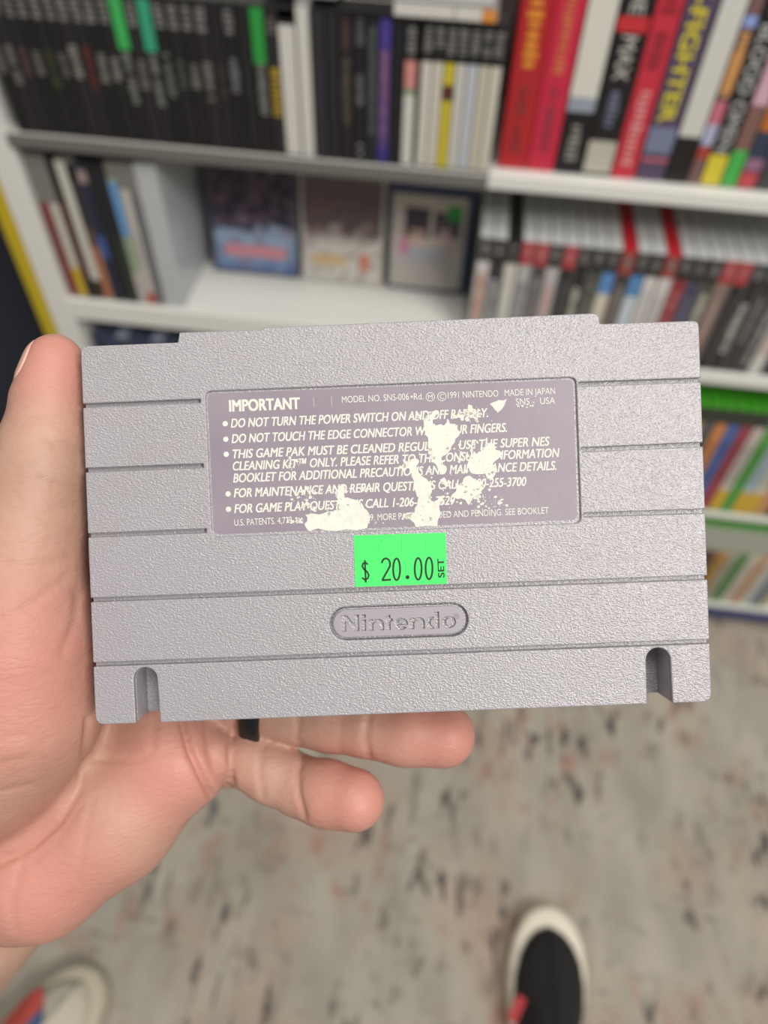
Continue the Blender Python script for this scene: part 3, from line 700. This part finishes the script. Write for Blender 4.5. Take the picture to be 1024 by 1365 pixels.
def ragged(pts, rnd, depth=4, amp=.16):
    for _ in range(depth):
        out = []
        for i in range(len(pts)):
            a = Vector(pts[i]); b = Vector(pts[(i + 1) % len(pts)]); d = b - a
            m = (a + b) / 2 + Vector((-d.y, d.x)) * (rnd.random() - .5) * 2 * amp
            out += [tuple(a), tuple(m)]
        pts = out
        if (Vector(pts[0]) - Vector(pts[1])).length < 1.2: break
    return pts
PA = [(380 + x / 7.314, 530 + y / 7.314) for x, y in [(195, 1140), (250, 1130), (330, 1140), (400, 1115), (470, 1110), (520, 1085), (510, 1020), (500, 970), (520, 900), (510, 860), (570, 850), (575, 920), (580, 975), (640, 985), (700, 1000), (760, 1050), (800, 1100), (830, 1160), (810, 1230), (800, 1272), (600, 1284), (400, 1296), (237, 1304), (200, 1260), (185, 1230), (215, 1200)]]
c2 = lambda l: [(520 + x / 7.314, 530 + y / 7.314) for x, y in l]
c3 = lambda l: [(620 + x / 6.02, 490 + y / 6.02) for x, y in l]
PB = c2([(120, 600), (160, 622), (235, 590), (270, 600), (285, 620), (255, 670), (275, 720), (320, 770), (380, 820), (400, 830), (400, 880), (410, 920), (395, 980), (425, 1015), (500, 960), (540, 960), (490, 1020), (480, 1060), (500, 1130), (470, 1190), (465, 1256), (255, 1264), (235, 1220), (200, 1190), (150, 1130), (240, 1120), (270, 1040), (285, 980), (255, 930), (235, 850), (225, 790), (210, 740), (190, 690), (150, 650)])
PC = c2([(330, 240), (345, 190), (380, 150), (440, 130), (480, 150), (430, 200), (420, 250), (450, 270), (530, 270), (560, 200), (585, 250), (640, 255), (660, 300), (690, 340), (640, 400), (620, 450), (590, 510), (540, 560), (500, 590), (520, 650), (550, 690), (520, 740), (470, 700), (450, 650), (410, 590), (370, 540), (370, 470), (375, 410), (355, 370), (330, 310)])
PD = c3([(60, 690), (100, 690), (150, 640), (190, 612), (240, 612), (250, 660), (300, 682), (262, 735), (225, 770), (250, 820), (245, 860), (205, 900), (180, 890), (165, 850), (100, 855), (40, 830), (18, 780), (32, 740)])
PE = c2([(640, 830), (690, 850), (720, 790), (780, 760), (830, 800), (900, 830), (930, 870), (880, 930), (830, 970), (800, 1000), (770, 1050), (740, 1000), (660, 990), (600, 950), (650, 910)])
PF = c2([(485, 800), (530, 775), (560, 830), (545, 890), (520, 840)])
PG = c3([(200, 290), (250, 268), (300, 262), (340, 245), (320, 300), (290, 340), (265, 362), (240, 332)])
PH = c2([(600, 150), (650, 170), (680, 135), (700, 150), (760, 110), (770, 60), (800, 70), (815, 130), (850, 120), (830, 175), (860, 200), (850, 245), (800, 180), (760, 165), (700, 195), (660, 190), (620, 200)])
rnd = random.Random(3)
bm = bmesh.new()
polys = [ragged(kk(p), rnd, 3, .17) for p in (PA, PB, PC, PD, PE, PF, PG, PH)]
specks = [(402, 660, 22, 9, 26), (412, 677, 12, 5, 10), (395, 693, 14, 5, 14), (445, 600 + 55, 26, 6, 14), (488, 652, 16, 5, 12), (560, 556, 24, 6, 14), (628, 553, 26, 9, 26), (640, 662, 14, 12, 16), (655, 670, 26, 10, 18),
          (700, 541, 14, 4, 7), (540, 620, 12, 8, 8), (590, 668, 10, 4, 6), (548, 688, 14, 4, 8), (388, 617, 12, 10, 9), (652, 640, 14, 12, 10), (500, 697, 14, 3, 6), (640, 698, 60, 1.5, 8), (570, 610, 34, 26, 16), (625, 600, 30, 26, 20), (600, 655, 32, 22, 22), (450, 672, 44, 16, 18), (560, 690, 24, 18, 12)]
for (sx, sy, rx, ry, n) in specks:
    for _ in range(int(n * 1.7)):
        x_ = sx + rnd.gauss(0, rx * .5); y_ = sy + rnd.gauss(0, ry * .5); rr = .5 + 2.1 * rnd.random() ** 2.6
        if not (285 < x_ < 762 and 512 < y_ < 708): continue
        if y_ > 706 - (x_ - 285) * .0385: continue
        pts = []
        m = 7; ph = rnd.random() * 6
        for i in range(m):
            q = rr * (.5 + .9 * rnd.random()); t = ph + 2 * math.pi * i / m
            pts.append((x_ + q * 1.1 * math.cos(t), y_ + q * math.sin(t)))
        polys.append(kk(pts))
for k, p in enumerate(polys):
    plate(bm, [p], ZLb, ZLb + .00006)
o = link('torn_patch', bm, PAPER, lab); o['label'] = 'white torn patches where the print peeled off'
# creased corner near the heading: two raised folds
bm = bmesh.new()
for a, b in (((417.5, 529), (418.5, 542)), ((441.5, 528), (442.5, 541))):
    a_, b_ = L(*a), L(*b)
    quad(bm, [(a_[0] - .00008, a_[1], ZLb + .00002), (b_[0] - .00008, b_[1], ZLb + .00002), (b_[0] + .00008, b_[1], ZLb + .00008), (a_[0] + .00008, a_[1], ZLb + .00008)][::1])
link('label_crease', bm, mat((196, 190, 196), .5), lab)

# price sticker
sm_ = mat((70, 236, 108), .55, .4, name='fluorescent_green_paper')
bm = bmesh.new()
SC = [(471.6, 713.8), (473.7, 782.4), (596.2, 778), (594.2, 710)]
plate(bm, [kk(SC)], .00004, .00014)
st = link('price_sticker', bm, sm_, cart); st['label'] = 'bright green price sticker'
INK = mat((28, 56, 34), .7, name='sticker_ink')
def pen(strokes_, wd, name='price_lettering', m=INK, parent=st, z=.00016):
    bm = bmesh.new()
    for pts in strokes_:
        P = [Vector(L(*p)) for p in pts]
        Ls, Rs = [], []
        for i, p in enumerate(P):
            d = (P[min(i + 1, len(P) - 1)] - P[max(i - 1, 0)]).normalized(); n = Vector((-d.y, d.x)) * wd * KPX / 2
            Ls.append(bm.verts.new((*(p + n), z))); Rs.append(bm.verts.new((*(p - n), z)))
        for i in range(len(P) - 1): bm.faces.new([Ls[i], Rs[i], Rs[i + 1], Ls[i + 1]])
    return link(name, bm, m, parent)
def ell(cx, cy, rx, ry, t0=0, t1=360, n=28, skew=-.0):
    return [(cx + rx * math.cos(math.radians(t0 + (t1 - t0) * i / n)) , cy - ry * math.sin(math.radians(t0 + (t1 - t0) * i / n))) for i in range(n + 1)]
def zero(cx, cy): return ell(cx, cy, 4.6, 14.4)
two = ell(514.5, 752, 5.6, 7.6, 170, -40, 14) + [(509.6, 773.2)]
pen([two, [(509.2, 773.4), (521.4, 772.6)], zero(528.8, 758.8), zero(557.5, 758.2), zero(572, 757.6), ell(543.3, 769.3, 1.3, 1.3),
     ell(543.3, 769.3, .5, .5)], 2.7)
pen([[(490.6, 752.6), (487.6, 749.8), (484, 751), (483, 755), (485.5, 759), (489.5, 762), (491.8, 766.5), (490.4, 771), (486.6, 772.8), (482.6, 770)], [(486.4, 746.5), (487.8, 776.5)]], 2.5)
bm = bmesh.new(); text_into(bm, 'SET', L(592.6, 769.5), L(591.4, 744.5), 8.2 * KPX, .00016, 0, .03); link('price_lettering', bm, INK, st)
SL = mat((52, 200, 86), .7)
pen([[(504 + 30 - 30 * math.cos(math.radians(a)), 734 - 24 * math.sin(math.radians(a))) for a in range(-5, 75, 8)], [(535, 711.8), (535.6, 735)], [(473, 748.8), (496, 747.8)],
     [(596 - 30 + 2 * math.cos(a / 10), 738 - 16 + 12 * math.sin(a / 14)) for a in range(0, 20, 4)]], .7, 'die_cut', SL)

# ------------------------------------------------------------------ hand
def P3(px, py, d): return np.array([(px - 512) / 1000 * d, -(py - 682.5) / 1000 * d, -d], dtype=np.float32)
H = .9
lo = np.array([-172., -172., -262.]); hi = np.array([36., 52., -136.])
dims = np.ceil((hi - lo) / H).astype(int)
SDF = np.full(dims, 60., dtype=np.float32)
def seg_eval(a, b, ra, rb, sl):
    xs = [lo[i] + H * np.arange(sl[i].start, sl[i].stop, dtype=np.float32) for i in range(3)]
    X, Y, Z = xs[0][:, None, None], xs[1][None, :, None], xs[2][None, None, :]
    ab = b - a; L2 = float(ab @ ab) + 1e-9
    t = np.clip(((X - a[0]) * ab[0] + (Y - a[1]) * ab[1] + (Z - a[2]) * ab[2]) / L2, 0, 1)
    return np.sqrt((X - a[0] - t * ab[0]) ** 2 + (Y - a[1] - t * ab[1]) ** 2 + (Z - a[2] - t * ab[2]) ** 2) - (ra + t * (rb - ra))
def smin(a, b, k):
    h = np.clip(.5 + .5 * (b - a) / k, 0, 1)
    return b + (a - b) * h - k * h * (1 - h)
def bounds(pts, m):
    p = np.array(pts); a = np.floor((p.min(0) - m - lo) / H).astype(int); b = np.ceil((p.max(0) + m - lo) / H).astype(int)
    a = np.clip(a, 0, dims - 1); b = np.clip(b, 1, dims)
    return tuple(slice(int(i), int(max(j, i + 1))) for i, j in zip(a, b))
def chain(pts, k_in, k_out):
    """pts: (px, py, depth mm, radius mm)"""
    P = [P3(*q[:3]) for q in pts]; R = [q[3] for q in pts]
    sl = bounds(P, max(R) + 12)
    acc = None
    for i in range(len(P) - 1):
        d = seg_eval(P[i], P[i + 1], R[i], R[i + 1], sl)
        acc = d if acc is None else smin(acc, d, k_in)
    SDF[sl] = smin(SDF[sl], acc, k_out)
# wrist and palm
chain([(-38, 1196, 216, 24), (-168, 1352, 236, 27), (-330, 1500, 250, 27)], 4, 4)
chain([(-30, 1130, 203, 20), (110, 1000, 206, 15), (240, 915, 207, 12.5)], 8, 9)       # ring metacarpal
chain([(-60, 1090, 205, 19), (90, 930, 208, 14), (225, 830, 209, 12)], 8, 10)           # middle
chain([(-80, 1040, 205, 18), (60, 850, 206, 14), (195, 745, 207, 11.5)], 8, 10)         # index
chain([(24, 1166, 196, 15), (52, 1154, 195.5, 16.6), (148, 1086, 197, 16.0), (230, 1011, 197.5, 13.4)], 8, 7)    # hypothenar
chain([(222, 960, 199, 11), (238, 1008, 198, 13)], 6, 6)
# thenar and thumb
chain([(-70, 1060, 190, 20), (-20, 985, 183, 21), (14, 930, 178, 20), (18, 850, 174, 17), (18, 770, 172.5, 14.5)], 8, 5)
chain([(20, 790, 172, 14.5), (38, 700, 171.5, 11.8), (53, 620, 171, 9.6), (60, 585, 171, 8.8)], 5, 5)
chain([(60, 585, 171, 8.7), (65, 535, 171.5, 7.7), (72, 500, 172, 6.6), (74, 481, 172, 6.1)], 3, 2.2)
# web between thumb and index
chain([(30, 800, 182, 10), (110, 770, 198, 8), (185, 740, 205, 8)], 8, 8)
# fingers: index, middle (behind the cartridge), ring, little
chain([(195, 740, 205, 9.5), (320, 695, 200, 8.8), (420, 665, 196.5, 8.1), (490, 645, 194.5, 7.4)], 2.5, 4)
chain([(225, 830, 207, 9.8), (370, 815, 202, 9), (480, 805, 197.5, 8.4), (555, 800, 194.5, 7.6)], 2.5, 4)
chain([(240, 920, 206, 9.4), (322, 935, 204, 8.9), (392, 949, 201.5, 8.4)], 2, 2)
chain([(392, 950, 201.5, 8.4), (440, 957, 199.5, 8.6), (487, 964, 197.5, 8.7)], 2, .8)
chain([(487, 965, 197.5, 8.7), (540, 974, 196, 8.8), (591, 980, 195, 8.3)], 2, .8)
chain([(250, 1000, 198, 9.8), (278, 1006, 196.5, 7.6)], 2, 1.2)                          # pad at the little finger's root
chain([(278, 1008, 206, 8.2), (322, 1011, 205, 7.8)], 2, .8)
chain([(331, 1008, 201.5, 8.5), (364, 1030, 199.5, 8.0), (400, 1047, 197, 7.8)], 1.5, .5)
chain([(403, 1049, 196.5, 7.9), (436, 1058, 193.5, 8.2), (472, 1066, 190.5, 7.8)], 2, .6)

def surface_nets(F):
    s = F < 0
    nx, ny, nz = F.shape
    cnt = np.zeros((nx - 1, ny - 1, nz - 1), np.int8)
    cor = [(i, j, k) for i in (0, 1) for j in (0, 1) for k in (0, 1)]
    for i, j, k in cor: cnt += s[i:nx - 1 + i, j:ny - 1 + j, k:nz - 1 + k]
    act = np.argwhere((cnt > 0) & (cnt < 8))
    idx = np.full(cnt.shape, -1, np.int64); idx[tuple(act.T)] = np.arange(len(act))
    pos = np.zeros((len(act), 3)); num = np.zeros(len(act))
    for a in cor:
        for ax in range(3):
            if a[ax]: continue
            b = list(a); b[ax] = 1
            fa = F[act[:, 0] + a[0], act[:, 1] + a[1], act[:, 2] + a[2]]; fb = F[act[:, 0] + b[0], act[:, 1] + b[1], act[:, 2] + b[2]]
            m = (fa < 0) != (fb < 0)
            t = np.where(m, fa / np.where(m, fa - fb, 1), 0)
            p = act + np.array(a) ; p = p.astype(float); p[:, ax] += t
            pos[m] += p[m]; num[m] += 1
    pos /= num[:, None]
    quads = []
    for ax in range(3):
        u, v = [(1, 2), (2, 0), (0, 1)][ax]
        sl0 = [slice(None)] * 3; sl1 = [slice(None)] * 3; sl0[ax] = slice(0, -1); sl1[ax] = slice(1, None)
        ch = s[tuple(sl0)] != s[tuple(sl1)]
        e = np.argwhere(ch)
        e = e[(e[:, u] > 0) & (e[:, v] > 0) & (e[:, u] < F.shape[u] - 1) & (e[:, v] < F.shape[v] - 1)]
        ins_ = s[tuple(e.T)]
        def c(du, dv):
            q = e.copy(); q[:, u] += du; q[:, v] += dv; return idx[tuple(q.T)]
        q = np.stack([c(-1, -1), c(0, -1), c(0, 0), c(-1, 0)], 1)
        q[~ins_] = q[~ins_][:, ::-1]
        quads.append(q)
    return pos, np.concatenate(quads)
pos, quads = surface_nets(SDF)
V = lo + pos * H
# smooth a little, then normals
def vnormals(V, Q):
    n = np.cross(V[Q[:, 2]] - V[Q[:, 0]], V[Q[:, 3]] - V[Q[:, 1]])
    out = np.zeros_like(V)
    for i in range(4): np.add.at(out, Q[:, i], n)
    return out / (np.linalg.norm(out, axis=1)[:, None] + 1e-9)
def laplace(V, Q, it, lam=.5):
    for _ in range(it):
        acc = np.zeros_like(V); c = np.zeros(len(V))
        for i in range(4):
            a, b = Q[:, i], Q[:, (i + 1) % 4]
            np.add.at(acc, a, V[b]); np.add.at(c, a, 1)
        V = V + lam * (acc / np.maximum(c, 1)[:, None] - V)
    return V
V = laplace(V, quads, 2)
Nn = vnormals(V, quads)
toward = np.einsum('ij,ij->i', Nn, -V) / np.linalg.norm(V, axis=1)
pxv = V[:, 0] / -V[:, 2] * 1000 + 512; pyv = -V[:, 1] / -V[:, 2] * 1000 + 682.5
creases = [([(118, 960), (113, 1010), (104, 1055), (80, 1095), (42, 1130), (-20, 1160)], .9, 5), ([(122, 1070), (112, 1120), (99, 1200)], .3, 4),
           ([(405, 1006), (397, 1030), (398, 1060), (406, 1090)], .75, 4), ([(350, 994), (345, 1025), (350, 1062)], .45, 4),
           ([(492, 950), (487, 985), (494, 1018)], .7, 4), ([(398, 950), (396, 985), (402, 1002)], .5, 4), ([(455, 960), (452, 1008)], .15, 4),
           ([(240, 950), (254, 1003), (268, 1034), (286, 1068)], 1.8, 4.5), ([(276, 950), (280, 1000), (290, 1030), (300, 1044)], .9, 7), ([(314, 955), (307, 1000), (309, 1046)], 1.0, 4),
           ([(55, 580), (75, 590), (112, 603)], .5, 5), ([(48, 640), (80, 648), (108, 655)], .3, 5), ([(0, 680), (60, 683), (105, 672)], .25, 5),
           ([(0, 752), (50, 758), (92, 745)], .3, 5), ([(0, 1018), (36, 1012)], .3, 4), ([(0, 1056), (44, 1046)], .35, 4), ([(0, 985), (30, 980), (60, 990)], .2, 4),
           ([(40, 1150), (78, 1120), (110, 1070)], .35, 4), ([(120, 1012), (180, 1014), (225, 1002)], .35, 5), ([(20, 1240), (14, 1200), (30, 1150)], .4, 6),
           ([(0, 1140), (40, 1146), (80, 1130)], .25, 4), ([(205, 960), (203, 1000)], .3, 4), ([(84, 870), (100, 830), (104, 790)], .4, 6), ([(0, 830), (50, 800), (88, 770)], .35, 5)]
disp = np.zeros(len(V))
for pl, dep, wpx in creases:
    best = np.full(len(V), 1e9)
    for (x0, y0), (x1, y1) in zip(pl, pl[1:]):
        dx, dy = x1 - x0, y1 - y0
        t = np.clip(((pxv - x0) * dx + (pyv - y0) * dy) / (dx * dx + dy * dy), 0, 1)
        best = np.minimum(best, np.hypot(pxv - x0 - t * dx, pyv - y0 - t * dy))
    disp += dep * np.exp(-(best / wpx) ** 2)
front = np.clip((toward - .0) / .4, 0, 1) * (V[:, 2] > -204)
V = V - Nn * (disp * front)[:, None]
flush = np.zeros(len(V))
for c_, r_ in ((P3(480, 1063, 188), 17), (P3(595, 982, 190), 19), (P3(72, 480, 168), 14), (P3(0, 900, 160), 26), (P3(235, 1030, 186), 18), (P3(60, 1190, 180), 25)):
    flush = np.maximum(flush, np.exp(-(np.linalg.norm(V - c_, axis=1) / r_) ** 2))
me = bpy.data.meshes.new('hand')
me.from_pydata((V / 1000.0).tolist(), [], quads.tolist())
at_ = me.attributes.new('flush', 'FLOAT', 'POINT'); at_.data.foreach_set('value', flush.astype(np.float32))
me.shade_smooth()
sk, nt, bs, N, Lk = nodes('skin')
tc = N('ShaderNodeTexCoord')
base = mixc(thr(noise((45, 45, 45), 4), .3, .7), (174, 138, 119), (190, 155, 137))
base = mixc(math_('MULTIPLY', thr(noise((90, 90, 90), 3, (2, 1, 0)), .5, .72), .4), base, (168, 122, 106))
an = N('ShaderNodeAttribute', attribute_name='flush')
base = mixc(math_('MULTIPLY', an.outputs['Fac'], .75), base, (202, 134, 122))
Lk(base, bs.inputs['Base Color']); bs.inputs['Roughness'].default_value = .48; bs.inputs['Specular IOR Level'].default_value = .35
bs.inputs['Subsurface Weight'].default_value = .12; bs.inputs['Subsurface Radius'].default_value = (1.0, .45, .3); bs.inputs['Subsurface Scale'].default_value = .003
bmp = N('ShaderNodeBump'); bmp.inputs['Strength'].default_value = .6; bmp.inputs['Distance'].default_value = .00035
Lk(math_('ADD', noise((420, 900, 500), 3).outputs['Fac'], noise((160, 160, 160), 3).outputs['Fac']), bmp.inputs['Height']); Lk(bmp.outputs[0], bs.inputs['Normal'])
me.materials.append(sk)
hand = bpy.data.objects.new('hand', me); COL.objects.link(hand)
hand.matrix_world = CAMM
setp(hand, "person's bare left hand gripping the grey cartridge, thumb on its side and fingers behind", 'person')
# thumb nail
ax0 = P3(74, 481, 172); ax1 = P3(65, 535, 171.5)
ax = (ax1 - ax0) / np.linalg.norm(ax1 - ax0)
tz = np.array([0, 0, 1.0]) - ax * ax[2]; tz /= np.linalg.norm(tz)
lf = np.cross(ax, tz); lf = lf if lf[0] < 0 else -lf
from mathutils.bvhtree import BVHTree
bvh = BVHTree.FromPolygons([tuple(v) for v in V], quads.tolist())
bm = bmesh.new(); rows = []
for i in range(13):
    s_ = i / 12; row = []
    t_ = -3.4 + 9.6 * s_
    for j in range(13):
        q = j / 12; wdt = 1 - .25 * abs(2 * s_ - 1) ** 3
        th = math.radians(88 + (q - .5) * 106 * wdt)
        c = ax0 + ax * t_
        dr = tz * math.cos(th) + lf * math.sin(th)
        hit = bvh.ray_cast(Vector(c), Vector(dr), 20)
        edge = min(1, 4 * min(q, 1 - q), 5 * (1 - s_))
        p = c + dr * ((hit[3] if hit[0] is not None else 6) + .02 + .28 * edge)
        row.append(bm.verts.new(tuple(p / 1000)))
    rows.append(row)
for a, b in zip(rows, rows[1:]):
    for j in range(12): bm.faces.new([a[j], a[j + 1], b[j + 1], b[j]])
bmesh.ops.recalc_face_normals(bm, faces=bm.faces[:])
bmesh.ops.solidify(bm, geom=bm.faces[:], thickness=.00025)
nl = link('fingernail', bm, mat((224, 178, 164), .25, .5, name='nail'), hand, True); nl['label'] = 'pale thumb nail'
# dark ring on the ring finger
bm = bmesh.new()
pA = P3(322, 937, 203) / 1000; pB = P3(392, 951, 200.5) / 1000
axr = Vector(pB - pA).normalized(); ctr = Vector(P3(349, 940, 203) / 1000)
e1 = axr.cross(Vector((0, 0, 1))).normalized(); e2 = axr.cross(e1)
rings = []
for ofs, rr in ((-.0026, .0088), (-.0026, .0101), (-.0018, .0105), (.0018, .0105), (.0026, .0101), (.0026, .0088)):
    rings.append([tuple(ctr + axr * ofs + (e1 * math.cos(2 * math.pi * i / 40) + e2 * math.sin(2 * math.pi * i / 40)) * rr) for i in range(40)])
loft(bm, rings + [rings[0]], cap=False)
rg = link('finger_ring', bm, mat((24, 23, 25), .3), hand, True); rg['label'] = 'black ring'
